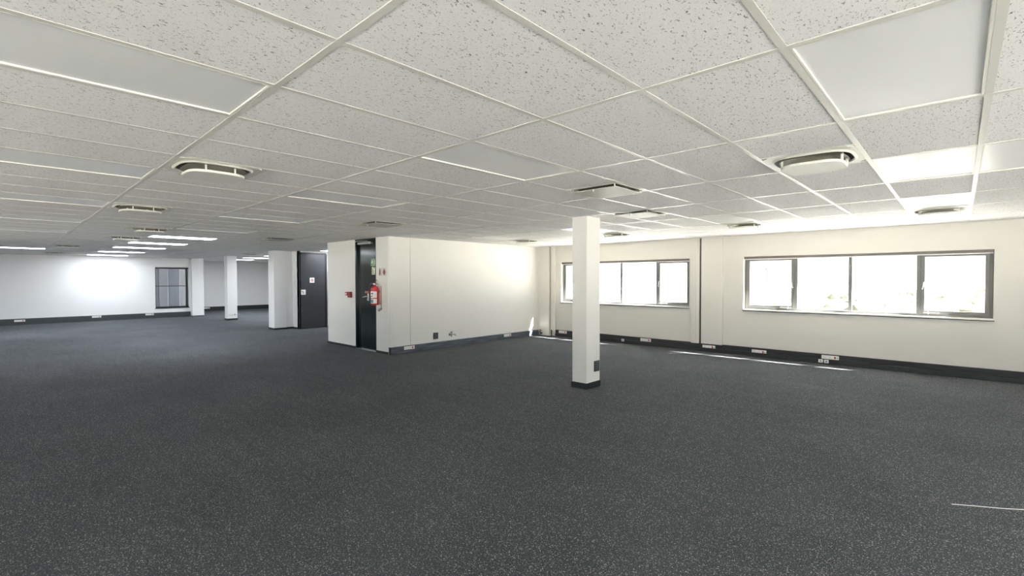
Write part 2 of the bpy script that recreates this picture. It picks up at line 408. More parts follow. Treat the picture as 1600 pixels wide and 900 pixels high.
# ------------------------------------------------------------------ free columns
c1 = thing('column', 'large white square column in the middle of the room by the windows', 'column', (-3.99, 5.84, 0))
obj('shaft', bevel(boxes((-0.13, 0.12, -0.16, 0.185, 0.0, ZC+0.02)), 0.004, 1), M['wall'], c1)
obj('corner_bead', boxes((0.085, 0.1225, -0.1625, -0.158, 0.09, ZC)), M['wall'], c1)
obj('skirting', bevel(boxes((-0.145, 0.13, -0.17, -0.16, 0, 0.085), (0.12, 0.13, -0.16, 0.195, 0, 0.085), (-0.145, -0.13, -0.16, 0.195, 0, 0.085), (-0.13, 0.12, 0.185, 0.195, 0, 0.085)), 0.002, 1), M['base_black'], c1)
c2 = thing('column', 'slim white square column standing far away before the left wall', 'column', (-20.65, 6.05, 0))
obj('shaft', bevel(boxes((-0.17, 0.17, -0.17, 0.17, 0.0, ZC+0.02)), 0.004, 1), M['wall_cool_lit'], c2)
obj('skirting', boxes((-0.18, 0.18, -0.18, -0.17, 0, 0.07), (0.17, 0.18, -0.17, 0.18, 0, 0.07)), M['base_black'], c2)

# ------------------------------------------------------------------ skirtings (power trunking)
def trunk_y(name, xa, xb, z1=0.175, mat='base_black', y=YW):
    o = struct(name, bevel(boxes((xa, xb, y-0.045, y, 0.085, z1)), 0.004, 1), M[mat])
    obj('lower_trunking', bevel(boxes((xa, xb, y-0.062, y, 0, 0.083)), 0.006, 1), M[mat], o)
    obj('lid_groove', boxes((xa+0.01, xb-0.01, y-0.047, y-0.044, 0.125, 0.129)), M['black'], o)
    return o
trunk_y('baseboard_right', -8.12, XN-0.02)
def trunk_x(name, ya, yb, x, z1, mat, dx=1):
    o = struct(name, bevel(boxes((x, x+0.045*dx, ya, yb, 0.0, z1)), 0.003, 1), M[mat])
    obj('lid_rib', boxes((x+0.045*dx, x+0.050*dx, ya+0.01, yb-0.01, z1*0.52, z1*0.55)), M[mat], o)
    return o
trunk_x('baseboard_centre', BY+0.02, 10.36, BX, 0.145, 'scuffed')
obj('end_cap', boxes((BX, BX+0.052, BY+0.0, BY+0.02, 0, 0.148)), M['black'], bpy.data.objects['baseboard_centre'])
trunk_x('baseboard_left', YB+0.02, 5.47, XL, 0.21, 'base_left')
trunk_x('baseboard_far', 5.91, YW-0.02, XF, 0.20, 'base_black')
struct('baseboard_front', boxes((BX0-0.008, DX0, BY-0.01, BY, 0, 0.05), (DX1, BX, BY-0.01, BY, 0, 0.05), (BX0-0.008, BX0, BY, BY+3, 0, 0.05)), M['base_black'])

# ------------------------------------------------------------------ windows
def window_y(name, X0, X1, Z0, Z1, yf=YW+0.10, mulls=(0.93, 1.80, 2.75), sashes=(0, 3), seed=0):
    w = sempty(name, (X0, yf, Z0)); Wd, H = X1-X0, Z1-Z0
    f = 0.045
    obj('window_frame', boxes((0, Wd, 0, 0.06, 0, f), (0, Wd, 0, 0.06, H-f, H), (0, f, 0, 0.06, f, H-f), (Wd-f, Wd, 0, 0.06, f, H-f)), M['frame'], w)
    edges = [0]+list(mulls)+[Wd]
    for m in mulls:
        obj('mullion', bevel(boxes((m-0.028, m+0.028, -0.005, 0.06, f, H-f)), 0.004, 1), M['frame'], w)
    for i in range(len(edges)-1):
        a = edges[i]+(f if i == 0 else 0.028); b = edges[i+1]-(f if i == len(edges)-2 else 0.028)
        if i in sashes:
            s = obj('sash', bevel(boxes((a, a+0.05, -0.014, 0.04, f, H-f), (b-0.05, b, -0.014, 0.04, f, H-f), (a+0.05, b-0.05, -0.014, 0.04, f, f+0.05), (a+0.05, b-0.05, -0.014, 0.04, H-f-0.05, H-f)), 0.003, 1), M['frame'], w)
            obj('pane', boxes((a+0.05, b-0.05, 0.015, 0.021, f+0.05, H-f-0.05)), M['glass'], s)
            hx = b-0.02 if i == 0 else a+0.02; sgn = -1 if i == 0 else 1
            bm = bmesh.new(); tube(bm, [(hx, -0.014, H*0.42), (hx, -0.045, H*0.42), (hx+0.012*sgn, -0.05, H*0.46), (hx+0.02*sgn, -0.05, H*0.53)], 0.008)
            obj('window_handle', bm, M['white'], s)
            bm = boxes((hx+0.02*sgn, hx+0.22*sgn, -0.035, -0.022, f+0.012, f+0.024)); tube(bm, [(hx+0.08*sgn, -0.014, f+0.03), (hx+0.08*sgn, -0.04, f+0.02), (hx+0.08*sgn, -0.04, f-0.005)], 0.007)
            obj('window_stay', bm, M['white'], s)
        else:
            obj('pane', boxes((a, b, 0.025, 0.031, f, H-f)), M['glass'], w)
    obj('window_sill', boxes((0.001, Wd-0.001, -0.13, 0.0, -0.02, 0.006)), M['sill'], w)
    obj('sill_nosing', boxes((-0.01, Wd+0.01, -0.135, -0.112, -0.032, -0.018)), M['frame_black'], w)
    tr = obj('blind_track', bevel(boxes((0.01, Wd-0.01, -0.098, -0.06, H-0.05, H-0.004)), 0.004, 1), M['track'], w)
    obj('track_rail', boxes((0.01, Wd-0.01, -0.088, -0.066, H-0.064, H-0.05)), M['white'], tr)
    for k in range(4):
        obj('track_bracket', boxes((0.45+0.9*k, 0.47+0.9*k, -0.100, -0.06, H-0.068, H-0.046)), M['steel'], tr)
    return w
window_y('window_1', *W1[:2], *W1[2:])
window_y('window_2', *W2[:2], *W2[2:])
def fill_window(name, horizontal, a0, a1, z0, z1, pos, n):
    """plain strip window added in an unseen wall for its light"""
    w = sempty(name); f = 0.045
    def B(p0, p1, q0, q1, d0=0.0, d1=0.06):
        return (p0, p1, pos+d0, pos+d1, q0, q1) if horizontal else (pos+d0, pos+d1, p0, p1, q0, q1)
    obj('window_frame', boxes(B(a0, a1, z0, z0+f), B(a0, a1, z1-f, z1), B(a0, a0+f, z0+f, z1-f), B(a1-f, a1, z0+f, z1-f), *[B(a0+(a1-a0)*k/n-0.025, a0+(a1-a0)*k/n+0.025, z0+f, z1-f) for k in range(1, n)]), M['frame'], w)
    for k in range(n):
        p0 = a0+(a1-a0)*k/n+(f if k == 0 else 0.025); p1 = a0+(a1-a0)*(k+1)/n-(f if k == n-1 else 0.025)
        obj('pane', boxes(B(p0, p1, z0+f, z1-f, 0.025, 0.031)), M['glass'], w)
k = 4
for (x0, x1, z0, z1) in WB:  # added windows behind the camera, numbered after the visible ones
    fill_window('window_%d' % k, True, x0, x1, z0, z1, YB-0.16, 4); k += 1
    portal((x0+x1)/2, YB-0.26, (z0+z1)/2, x1-x0, z1-z0, (0, 1, 0))
for (y0, y1, z0, z1) in WN:  # likewise the unseen windows added in the near wall
    fill_window('window_%d' % k, False, y0, y1, z0, z1, XN+0.10, 4); k += 1
    portal(XN+0.26, (y0+y1)/2, (z0+z1)/2, y1-y0, z1-z0, (-1, 0, 0))
for (x0, x1, z0, z1) in (W1, W2):
    portal((x0+x1)/2, YW+0.26, (z0+z1)/2, x1-x0, z1-z0, (0, -1, 0))

# narrow window in the far left wall
w3 = sempty('window_3', (XL-0.14, W3[0], W3[2])); wy, wh = W3[1]-W3[0], W3[3]-W3[2]
obj('window_frame', boxes((0, 0.09, 0, wy, wh-0.06, wh), (0, 0.09, wy-0.09, wy-0.03, 0, wh), (0, 0.06, 0, 0.035, 0, wh), (0, 0.09, 0, wy, 0, 0.05)), M['frame_black'], w3)
obj('transom', boxes((0.01, 0.06, 0.035, wy-0.09, wh*0.525, wh*0.525+0.035)), M['frame'], w3)
obj('mullion', boxes((0.015, 0.055, 0.13, 0.155, 0.05, wh-0.06)), M['frame'], w3)
obj('pane', boxes((0.03, 0.036, 0.035, wy-0.09, 0.05, wh*0.525)), M['glass'], w3)
obj('pane', boxes((0.03, 0.036, 0.035, wy-0.09, wh*0.525+0.035, wh-0.06)), M['glass'], w3)
obj('window_sill', boxes((0.09, 0.155, -0.02, wy+0.02, -0.03, 0.0)), M['frame_black'], w3)
# neighbouring facade seen through it: tall sheets in two tones, standing outside
fac = sempty('wall_outside', (-24.95, 0, 0))
ys = 1.6; k = 0
while ys < 5.45:
    wd = [0.34, 0.30, 0.42, 0.26][k % 4]
    obj('facade_sheet', boxes((-0.05-0.03*(k % 2), 0, ys, ys+wd-0.01, -1.0, 3.2)), M[['facade_blue', 'facade_pale', 'facade_blue', 'facade_pale'][k % 4]], fac)
    ys += wd; k += 1

# ------------------------------------------------------------------ ceiling: grid, tiles
ceil = sempty('ceiling')
obj('ceiling_slab', boxes((XF-0.3, XN+0.3, YB-0.3, YW+0.3, 2.78, 2.95)), M['slab'], ceil)
AMIN, AMAX, JMIN, JMAX = -12, 45, -4, 8
LIGHTS = {}   # (a, j): lit
for a in (0, 4, 8, 12, 16): LIGHTS[(a, 2)] = False
for a in (20, 24, 28, 33, 38): LIGHTS[(a, 2)] = True
for a in (4, 8, 12, 16, 20): LIGHTS[(a, 0)] = False
LIGHTS[(32, 0)] = True
for a in (0, -1): LIGHTS[(a, 4)] = False
for a in (0, 4, 8, 12): LIGHTS[(a, 6)] = False
for a in (24, 32, 36, 40): LIGHTS[(a, 6)] = True
for a in (24, 32): LIGHTS[(a, -2)] = True
for a in (30, 35): LIGHTS[(a, 7)] = True  # hidden panels added to brighten the far recess
DIFF = {(7, 1): 0, (12, 1): 0, (17, 1): 1, (21, 1): 1, (28, 1): 0, (36, 1): 0, (1, 3): 1, (4, 3): 1, (5, 5): 0, (0, 7): 0, (4, 7): 0, (8, 7): 0, (12, 7): 0,
        (11, 3): 1, (18, 3): 1, (30, 5): 0}    # half of the cell: 0 = first half, 1 = second half
GRILLE = {(4, 3), (5, 5), (11, 3), (18, 3)}
TW = 0.030        # flange width
TD = 0.0026        # tile sits this much above the flange face
def yclip(a, j):  # the last row is cut by the window wall
    y0, y1 = gy(j), gy(j+1)
    return max(y0, YB), min(y1, YW)
def skip(a, j):
    x = gx(a)-0.3; y = gy(j)+0.6
    if BX0 < x-0.2 and x+0.3 < BX-0.2 and y-0.6 > BY+0.05 and j >= 5: return True     # inside the block
    if x < XL-0.3 and y < 5.0: return True
    return False
def in_view(x, y):
    v = Vector((x, y, ZC-CAM_Z)); z = v.dot(F)
    if z < 0.25: return None
    px = 800+745.6*v.dot(R)/z; py = 450-745.6*v.dot(U)/z
    return px, py, z
def tile_area(x0, x1, y0, y1):
    P = [in_view(x, y) for x, y in ((x0, y0), (x1, y0), (x1, y1), (x0, y1))]
    P2 = [p for p in P if p]
    if not P2: return 0
    if len(P2) < 4: return 50000 if any(-400 < p[0] < 2000 for p in P2) else 0
    if max(p[0] for p in P) < 0 or min(p[0] for p in P) > 1600 or max(p[1] for p in P) < 0: return 0
    return abs(sum(P[i][0]*P[(i+1) % 4][1]-P[(i+1) % 4][0]*P[i][1] for i in range(4)))/2
cells = []
for a in range(AMIN, AMAX+1):
    for j in range(JMIN, JMAX+1):
        if skip(a, j): continue
        y0, y1 = yclip(a, j)
        if y1-y0 < 0.05: continue
        x1, x0 = gx(a), gx(a+1)
        if x0 < XF or x1 > XN+0.3: continue
        if (a, j) in LIGHTS: continue
        if (a, j) in DIFF:
            h = DIFF[(a, j)]; mid = (gy(j)+gy(j+1))/2
            if h == 0: y0 = mid
            else: y1 = mid
        cells.append((tile_area(x0, x1, y0, y1), x0, x1, y0, y1))
cells.sort(key=lambda c: -c[0])
tile_meshes = {}
for n, (ar, x0, x1, y0, y1) in enumerate(cells[:300]):
    key = (round(x1-x0, 3), round(y1-y0, 3))
    if key not in tile_meshes:
        w, h = x1-x0-0.012, y1-y0-0.012
        bm = bmesh.new(); box(bm, -w/2, w/2, -h/2, h/2, 0, 0.012)
        tile_meshes[key] = mesh_of('ceiling_tile', bm, M['tile'])
    t = obj('ceiling_tile', tile_meshes[key], None, ceil, ((x0+x1)/2, (y0+y1)/2, ZC+TD+random.uniform(0, 0.0008)))
    t.rotation_euler = (random.uniform(-0.0004, 0.0004), random.uniform(-0.0006, 0.0006), 0)
bm = bmesh.new()
for (ar, x0, x1, y0, y1) in cells[300:]:
    box(bm, x0+0.006, x1-0.006, y0+0.006, y1-0.006, ZC+TD, ZC+TD+0.012)
o = obj('far_ceiling_tiles', bm, M['tile'], ceil); o['kind'] = 'stuff'
# main tees run along x, one long bar per line, bent flange with upstand
for j in range(JMIN+1, JMAX+2):
    y = gy(j)
    if y > YW-0.02 or y < YB: continue
    xe = XF if y > 5.9 else XL
    xa = XN
    segs = [(xe, xa)]
    if y > BY+0.15: segs = [(xe, BX0), (BX, xa)]
    for (p, q) in segs:
        obj('main_tee', boxes((p, q, y-TW/2, y+TW/2, ZC-0.0005, ZC+0.003), (p, q, y-0.002, y+0.002, ZC+0.003, ZC+0.035)), M['tee'], ceil)
# cross tees run along y, one per cell edge
ct = []
for a in range(AMIN, AMAX+2):
    for j in range(JMIN, JMAX+1):
        x = gx(a); y0, y1 = yclip(a, j)
        if y1-y0 < 0.05 or skip(a, j) or x < XF or x > XN or (x < XL and y0 < 5.6): continue
        ct.append((tile_area(x-0.3, x+0.3, y0, y1), x, y0, y1, 0))
for (a, j) in DIFF:
    ct.append((5000, gx(a+1), (gy(j)+gy(j+1))/2, gx(a), 1))
ct.sort(key=lambda c: -c[0])
cm = {}; bm = bmesh.new()
for n, (ar, x, y0, y1, kind) in enumerate(ct):
    if kind == 1:
        obj('short_cross_tee', boxes((x+TW/2, y1-TW/2, y0-TW/2, y0+TW/2, ZC-0.0001, ZC+0.0012)), M['tee'], ceil); continue
    w = y1-y0-TW
    if n < 300:
        key = round(w, 3)
        if key not in cm:
            b2 = bmesh.new(); box(b2, -TW/2, TW/2, -w/2, w/2, 0, 0.0018); box(b2, -0.002, 0.002, -w/2, w/2, 0.0018, 0.03)
            cm[key] = mesh_of('cross_tee', b2, M['tee'])
        obj('cross_tee', cm[key], None, ceil, (x, (y0+y1)/2, ZC+random.uniform(0, 0.0003)))
    else:
        box(bm, x-TW/2, x+TW/2, y0+TW/2, y1-TW/2, ZC, ZC+0.0018)
o = obj('far_cross_tees', bm, M['tee'], ceil); o['kind'] = 'stuff'

# ------------------------------------------------------------------ recessed ceiling lights
def make_light(lit):
    t = thing('ceiling_light', '', 'light', (0, 0, ZC))
    w, h = 0.6-TW, 1.2-TW
    obj('light_frame', bevel(boxes((-w/2, w/2, -h/2, -h/2+0.012, 0.0, 0.012), (-w/2, w/2, h/2-0.012, h/2, 0.0, 0.012), (-w/2, -w/2+0.012, -h/2+0.012, h/2-0.012, 0.0, 0.012), (w/2-0.012, w/2, -h/2+0.012, h/2-0.012, 0.0, 0.012)), 0.002, 1), M['lamp_frame'], t)
    # slightly sagging acrylic diffuser sheet
    bm = bmesh.new(); nx, ny = 8, 14; V = {}
    for i in range(nx+1):
        for k in range(ny+1):
            u, v = i/nx, k/ny
            z = 0.008-0.004*math.sin(math.pi*u)*math.sin(math.pi*v)
            V[i, k] = bm.verts.new((-w/2+0.012+(w-0.024)*u, -h/2+0.012+(h-0.024)*v, z))
    for i in range(nx):
        for k in range(ny): bm.faces.new((V[i, k], V[i, k+1], V[i+1, k+1], V[i+1, k]))
    obj('diffuser_panel', bm, M['lit'] if lit else M['panel'], t, smooth=True)
    obj('housing', boxes((-w/2+0.013, w/2-0.013, -h/2+0.013, h/2-0.013, 0.02, 0.10)), M['lamp_frame'], t)
    return t
unlit, litp = make_light(False), make_light(True); used = {False: False, True: False}
LAB = {
 (0, 2): 'large unlit white light panel overhead nearest to the right edge of the view',
 (4, 2): 'unlit light panel between the big column and the camera, bright milky sheen',
 (8, 2): 'unlit light panel with streaky grey sheen, in front of the dark door block',
 (12, 2): 'unlit light panel, the second streaky one further left of the door block',
 (16, 2): 'thin unlit light panel just before the row of glowing panels',
 (20, 2): 'glowing light panel, nearest of the lit row leading to the left wall',
 (24, 2): 'glowing light panel, second nearest in the lit row leading to the left wall',
 (28, 2): 'glowing light panel, middle one of the lit row leading to the left wall',
 (33, 2): 'glowing light panel, second last in the lit row leading to the left wall',
 (38, 2): 'glowing light panel closest to the left wall above the bright oval',
 (4, 0): 'large unlit smooth light panel in the upper left corner of the view',
 (8, 0): 'unlit light panel with bright lower edge at the left edge of the view',
 (12, 0): 'pale unlit light panel at the left edge beside the second round air diffuser',
 (16, 0): 'thin unlit light panel at the left edge, nearer of the two grey-white strips',
 (20, 0): 'thin unlit light panel at the left edge, farther of the two grey-white strips',
 (32, 0): 'glowing light strip at the left edge just above the left wall',
 (24, -2): 'glowing light panel out of view, nearer one beyond the left edge',
 (32, -2): 'glowing light panel out of view, farther one beyond the left edge',
 (30, 7): 'added glowing light panel hidden behind the far block, nearer one',
 (35, 7): 'added glowing light panel hidden behind the far block, farther one',
 (0, 4): 'unlit light panel with soft sheen right of the air diffuser by the windows',
 (-1, 4): 'unlit light panel cut by the right edge of the view',
 (0, 6): 'cream unlit light panel just before the diffuser above the right window',
 (4, 6): 'unlit light panel before the small diffuser above the pilaster',
 (8, 6): 'unlit light panel beyond the big column near the left window',
 (12, 6): 'pale unlit light panel close above the white block wall',
 (24, 6): 'glowing light panel partly hidden by the front edge of the door block',
 (32, 6): 'glowing light panel mostly hidden behind the pilaster of the far block',
 (36, 6): 'glowing light panel above the far recess, nearer of the two behind the slim column',
 (40, 6): 'glowing light panel above the far recess, farthest one beside the slim column'}
for (a, j), lit in sorted(LIGHTS.items()):
    loc = (gx(a)-0.3, gy(j)+0.6, ZC)
    lab = LAB.get((a, j), 'glowing light panel out of view beside the left wall')
    src = litp if lit else unlit
    g = 'lit ceiling light panels' if lit else 'unlit ceiling light panels'
    if not used[lit]:
        src.location = loc; src['label'] = lab; src['group'] = g; used[lit] = True
    else: dup(src, loc, None, lab, g)

# ------------------------------------------------------------------ air diffusers
def sq(r, n, th):   # rounded square radius
    c, s = abs(math.cos(th)), abs(math.sin(th)); return r/((c**n+s**n)**(1.0/n))
def loops(bm, rings, N=40, close_last=False, close_first=False):
    prev = None; first = None
    for (r, n, z) in rings:
        cur = []
        for i in range(N):
            th = 2*math.pi*(i+0.5)/N; rr = sq(r, n, th); cur.append(bm.verts.new((rr*math.cos(th), rr*math.sin(th), z)))
        if prev:
            for i in range(N): bm.faces.new((prev[i], prev[(i+1) % N], cur[(i+1) % N], cur[i]))
        else: first = cur
        prev = cur
    if close_last: bm.faces.new(prev)
    if close_first: bm.faces.new(first[::-1])
    return bm
def make_round_diffuser():
    t = thing('air_diffuser', '', 'air vent', (0, 0, ZC))
    obj('face_flange', loops(bmesh.new(), [(0.284, 40, 0.008), (0.284, 40, -0.001), (0.262, 3.4, -0.002), (0.250, 3.4, -0.012), (0.244, 3.4, -0.012), (0.240, 3.4, 0.0)]), M['duct'], t, smooth=False)
    obj('throat', loops(bmesh.new(), [(0.240, 3.4, 0.0), (0.215, 3.2, 0.03), (0.165, 3.0, 0.065), (0.150, 2.5, 0.12)], close_last=True), M['duct_dark'], t, smooth=True)
    obj('inner_cone', loops(bmesh.new(), [(0.215, 3.4, -0.014), (0.19, 3.2, 0.006), (0.14, 3.0, 0.03), (0.11, 2.5, 0.06)]), M['cone'], t, smooth=True)
    fp = obj('face_plate', loops(bmesh.new(), [(0.196, 3.4, -0.046), (0.202, 3.4, -0.050), (0.202, 3.4, -0.064), (0.196, 3.4, -0.068), (0.15, 3.4, -0.0685)], close_last=True, close_first=True), M['plate'], t)
    for sx, sy in ((1, 1), (1, -1), (-1, 1), (-1, -1)):
        obj('spacer', bevel(boxes((sx*0.19-0.008, sx*0.19+0.008, sy*0.10-0.006, sy*0.10+0.006, -0.05, 0.006)), 0.002, 1), M['plate'], t)
    return t
def make_return_grille():
    t = thing('return_air_panel', '', 'air vent', (0, 0, ZC))
    h = 0.284
    obj('grille_frame', bevel(boxes((-h, h, -h, -h+0.02, -0.003, 0.01), (-h, h, h-0.02, h, -0.003, 0.01), (-h, -h+0.02, -h+0.02, h-0.02, -0.003, 0.01), (h-0.02, h, -h+0.02, h-0.02, -0.003, 0.01)), 0.002, 1), M['lamp_frame'], t)
    obj('plenum', boxes((-h+0.021, h-0.021, -h+0.021, h-0.021, 0.02, 0.09)), M['duct_dark'], t)
    obj('drop_plate', bevel(boxes((-h+0.03, h-0.03, -h+0.03, h-0.03, -0.028, -0.02)), 0.003, 1), M['drop_plate'], t)
    for s in (-1, 1):
        for q in (-1, 1): obj('hanger', boxes((s*0.235-0.004, s*0.235+0.004, q*0.235-0.004, q*0.235+0.004, -0.021, 0.02)), M['lamp_frame'], t)
    bm = bmesh.new(); lathe(bm, [(0.006, -0.05), (0.008, -0.045), (0.008, -0.03), (0.004, -0.028)], 12, (0, -0.24, 0)); obj('latch', bm, M['steel'], t)
    return t
rd, gr = make_round_diffuser(), make_return_grille(); used = {0: False, 1: False}
DL = {(7, 1): 'large round-cornered ceiling air diffuser at upper left, nearest one left of the middle',
 (12, 1): 'round-cornered air diffuser at upper left, second in the line behind the nearest',
 (17, 1): 'small-looking air diffuser left, beside the start of the glowing light row',
 (21, 1): 'small-looking air diffuser left, just beyond the one at the glowing row start',
 (28, 1): 'tiny distant air diffuser above the left wall, left of the bright oval',
 (36, 1): 'farthest air diffuser, tight against the top of the left wall',
 (1, 3): 'large bright round-cornered air diffuser in the ceiling at upper right',
 (4, 3): 'square drop panel vent in the ceiling just in front of the big column',
 (5, 5): 'square drop panel vent in the ceiling just right of the big column',
 (0, 7): 'air diffuser in the ceiling right above the right-hand window',
 (4, 7): 'air diffuser in the ceiling near the pilaster between the two windows',
 (8, 7): 'air diffuser near the left window, right beside the big column top',
 (12, 7): 'distant air diffuser above the corner of block wall and window wall',
 (11, 3): 'faint square drop panel vent in the ceiling in front of the dark door',
 (18, 3): 'faint square drop panel vent in the ceiling before the charcoal door',
 (30, 5): 'air diffuser in the ceiling above the slim far column'}
for (a, j), h in DIFF.items():
    y = gy(j)+(0.3 if h == 0 else 0.9); loc = (gx(a)-0.3, y, ZC)
    k = 1 if (a, j) in GRILLE else 0; src = gr if k else rd; g = 'square drop panel vents' if k else 'round-cornered air diffusers'
    if not used[k]:
        src.location = loc; src['label'] = DL[(a, j)]; src['group'] = g; used[k] = True
    else: dup(src, loc, None, DL[(a, j)], g)

# ------------------------------------------------------------------ power outlets on the trunking
def make_outlet(w=0.27, h=0.07, gang=3, redpos=(0.62, 0.80)):
    """faces -y, origin at its back centre"""
    t = thing('power_outlet', '', 'outlet')
    obj('outlet_plate', bevel(boxes((-w/2, w/2, -0.010, 0, -h/2, h/2)), 0.003, 1), M['white'], t)
    sw = w/gang
    for k in range(gang):
        x = -w/2+sw*(k+0.5)
        if k == gang-1 and redpos:
            obj('red_socket', boxes((x-sw*0.30, x-sw*0.02, -0.0125, -0.009, -h*0.28, h*0.28)), M['red'], t)
            bm = bmesh.new(); lathe(bm, [(0.009, -0.0135), (0.009, -0.009)], 10, (x+sw*0.22, 0, 0), 'y'); obj('socket_hole', bm, M['black'], t)
        else:
            bm = bmesh.new()
            for dx, dz in ((-0.012, -0.008), (0.012, -0.008), (0, 0.012)): lathe(bm, [(0.0045, -0.0115), (0.0045, -0.009)], 8, (x+dx, 0, dz), 'y')
            obj('socket_hole', bm, M['grey_grille'], t)
            obj('switch', bevel(boxes((x+sw*0.28, x+sw*0.38, -0.014, -0.009, -0.012, 0.012)), 0.001, 1), M['white'], t)
    return t
OW = YW-0.0455
ol = make_outlet()
ol.location = (-5.41, OW, 0.128); ol['label'] = 'white power outlet strip in the dark skirting below the left window'; ol['group'] = 'power outlets in the skirting'
def outlet(x, y, z, rz, lab): return dup(ol, (x, y, z), rz, lab, 'power outlets in the skirting')
outlet(-7.86, OW, 0.132, 0, 'white power outlet strip in the skirting left of the big column, at the corner')
outlet(-3.93, OW-0.0, 0.105, 0, 'white power outlet strip at the foot of the pilaster between windows')
outlet(-2.93, OW, 0.105, 0, 'white power outlet strip below the left pane of the right window')
outlet(-1.72, OW, 0.125, 0, 'white power outlet strip with red socket below the right window, above a small pair')
hp = math.pi/2
outlet(BX+0.0502, 5.98, 0.10, hp, 'white power outlet strip on the blue-grey skirting near the block corner')
outlet(BX+0.0502, 9.05, 0.10, hp, 'white power outlet strip on the blue-grey skirting toward the window wall')
outlet(XL+0.0502, 0.38, 0.14, hp, 'white power outlet strip low on the left wall, leftmost one')
outlet(XL+0.0502, 2.42, 0.16, hp, 'white power outlet strip low on the left wall under the bright oval')
outlet(XL+0.0502, 4.05, 0.16, hp, 'white power outlet strip low on the left wall beside the narrow window')
outlet(XF+0.0502, 6.95, 0.14, hp, 'white power outlet strip in the far recess just left of the slim column')
outlet(XF+0.0502, 8.15, 0.14, hp, 'white power outlet strip in the far recess right of the slim column')
outlet(-20.479, 6.05, 0.22, hp, 'pale outlet plate low on the slim far column')
def small_outlet(x, y, z, lab):
    t = thing('data_outlet', lab, 'outlet', (x, y, z), 0, 'single outlets on the skirting')
    obj('outlet_plate', bevel(boxes((-0.036, 0.036, -0.012, 0, -0.03, 0.03)), 0.003, 1), M['white'], t)
    obj('jack', boxes((-0.016, 0.016, -0.0135, -0.0115, -0.01, 0.008)), M['grey_grille'], t)
small_outlet(-6.01, YW-0.0625, 0.075, 'single white square outlet on the lower skirting below the left window')
small_outlet(-1.865, YW-0.0625, 0.048, 'left of two small square outlets under the red-socket strip')
small_outlet(-1.775, YW-0.0625, 0.048, 'right of two small square outlets under the red-socket strip')

# ------------------------------------------------------------------ vent grilles, tap, pipe
def vent(name_loc, rz, lab, w=0.13, h=0.145):
    t = thing('vent_grille', lab, 'vent', name_loc, rz, 'small dark wall grilles')
    obj('grille_frame', bevel(boxes((-w/2, w/2, -0.012, 0, -h/2, -h/2+0.012), (-w/2, w/2, -0.012, 0, h/2-0.012, h/2), (-w/2, -w/2+0.012, -0.012, 0, -h/2+0.012, h/2-0.012), (w/2-0.012, w/2, -0.012, 0, -h/2+0.012, h/2-0.012)), 0.002, 1), M['grille_dark'], t)
    obj('grille_back', boxes((-w/2+0.012, w/2-0.012, -0.003, 0, -h/2+0.012, h/2-0.012)), M['grille_dark'], t)
    n = 7
    for k in range(n):
        z = -h/2+0.018+(h-0.036)*k/(n-1); obj('slat', boxes((-w/2+0.012, w/2-0.012, -0.010, -0.003, z-0.005, z+0.005)), M['grey_grille'], t)
vent((BX, 6.73, 0.285), hp, 'small dark square grille low on the white block wall')
vent((-3.87, 5.935, 0.305), hp, 'small dark square grille low on the big column', 0.13, 0.155)

t = thing('wall_tap', 'small chrome water tap sticking out low on the white block wall', 'tap', (BX, 7.15, 0.285), hp)
bm = bmesh.new(); lathe(bm, [(0.034, 0.0), (0.030, -0.008), (0.016, -0.014)], 16, (0, 0, 0), 'y'); tube(bm, [(0, -0.01, 0), (0, -0.08, 0)], 0.013, 10); obj('tap_body', bm, M['dull_metal'], t, smooth=True)
bm = bmesh.new(); tube(bm, arc([(0, -0.06, 0), (0.03, -0.085, 0.0), (0.075, -0.09, -0.005), (0.10, -0.09, -0.03)], 4), 0.011, 10); obj('spout', bm, M['dull_metal'], t, smooth=True)
bm = bmesh.new(); tube(bm, [(0, -0.06, 0), (0, -0.06, 0.05)], 0.008, 8); lathe(bm, [(0.012, 0.045), (0.014, 0.05), (0.014, 0.058), (0.01, 0.062)], 12, (0, -0.06, 0)); obj('valve_stem', bm, M['grey_grille'], t)
bm = bmesh.new(); tube(bm, [(-0.035, -0.06, 0.06), (0.035, -0.06, 0.06)], 0.006, 8); tube(bm, [(0, -0.06, -0.01), (0, -0.06, -0.05)], 0.010, 8); obj('tap_handle', bm, M['grey_grille'], t)

t = thing('pipe_stub', 'dark pipe fitting on the floor in the corner left of the left window', 'pipe', (-8.56, 10.26, 0))
bm = bmesh.new(); lathe(bm, [(0.05, 0.0), (0.05, 0.03), (0.034, 0.035), (0.034, 0.10), (0.045, 0.105), (0.045, 0.15), (0.03, 0.16)], 14); obj('pipe_body', bm, M['grey_grille'], t)
bm = bmesh.new(); tube(bm, [(0.03, 0, 0.07), (0.08, 0.0, 0.07)], 0.02, 10); obj('side_outlet', bm, M['grille_dark'], t)
bm = bmesh.new(); lathe(bm, [(0.03, 0.16), (0.034, 0.165), (0.034, 0.175), (0.02, 0.18)], 12); obj('pipe_cap', bm, M['brass'], t)

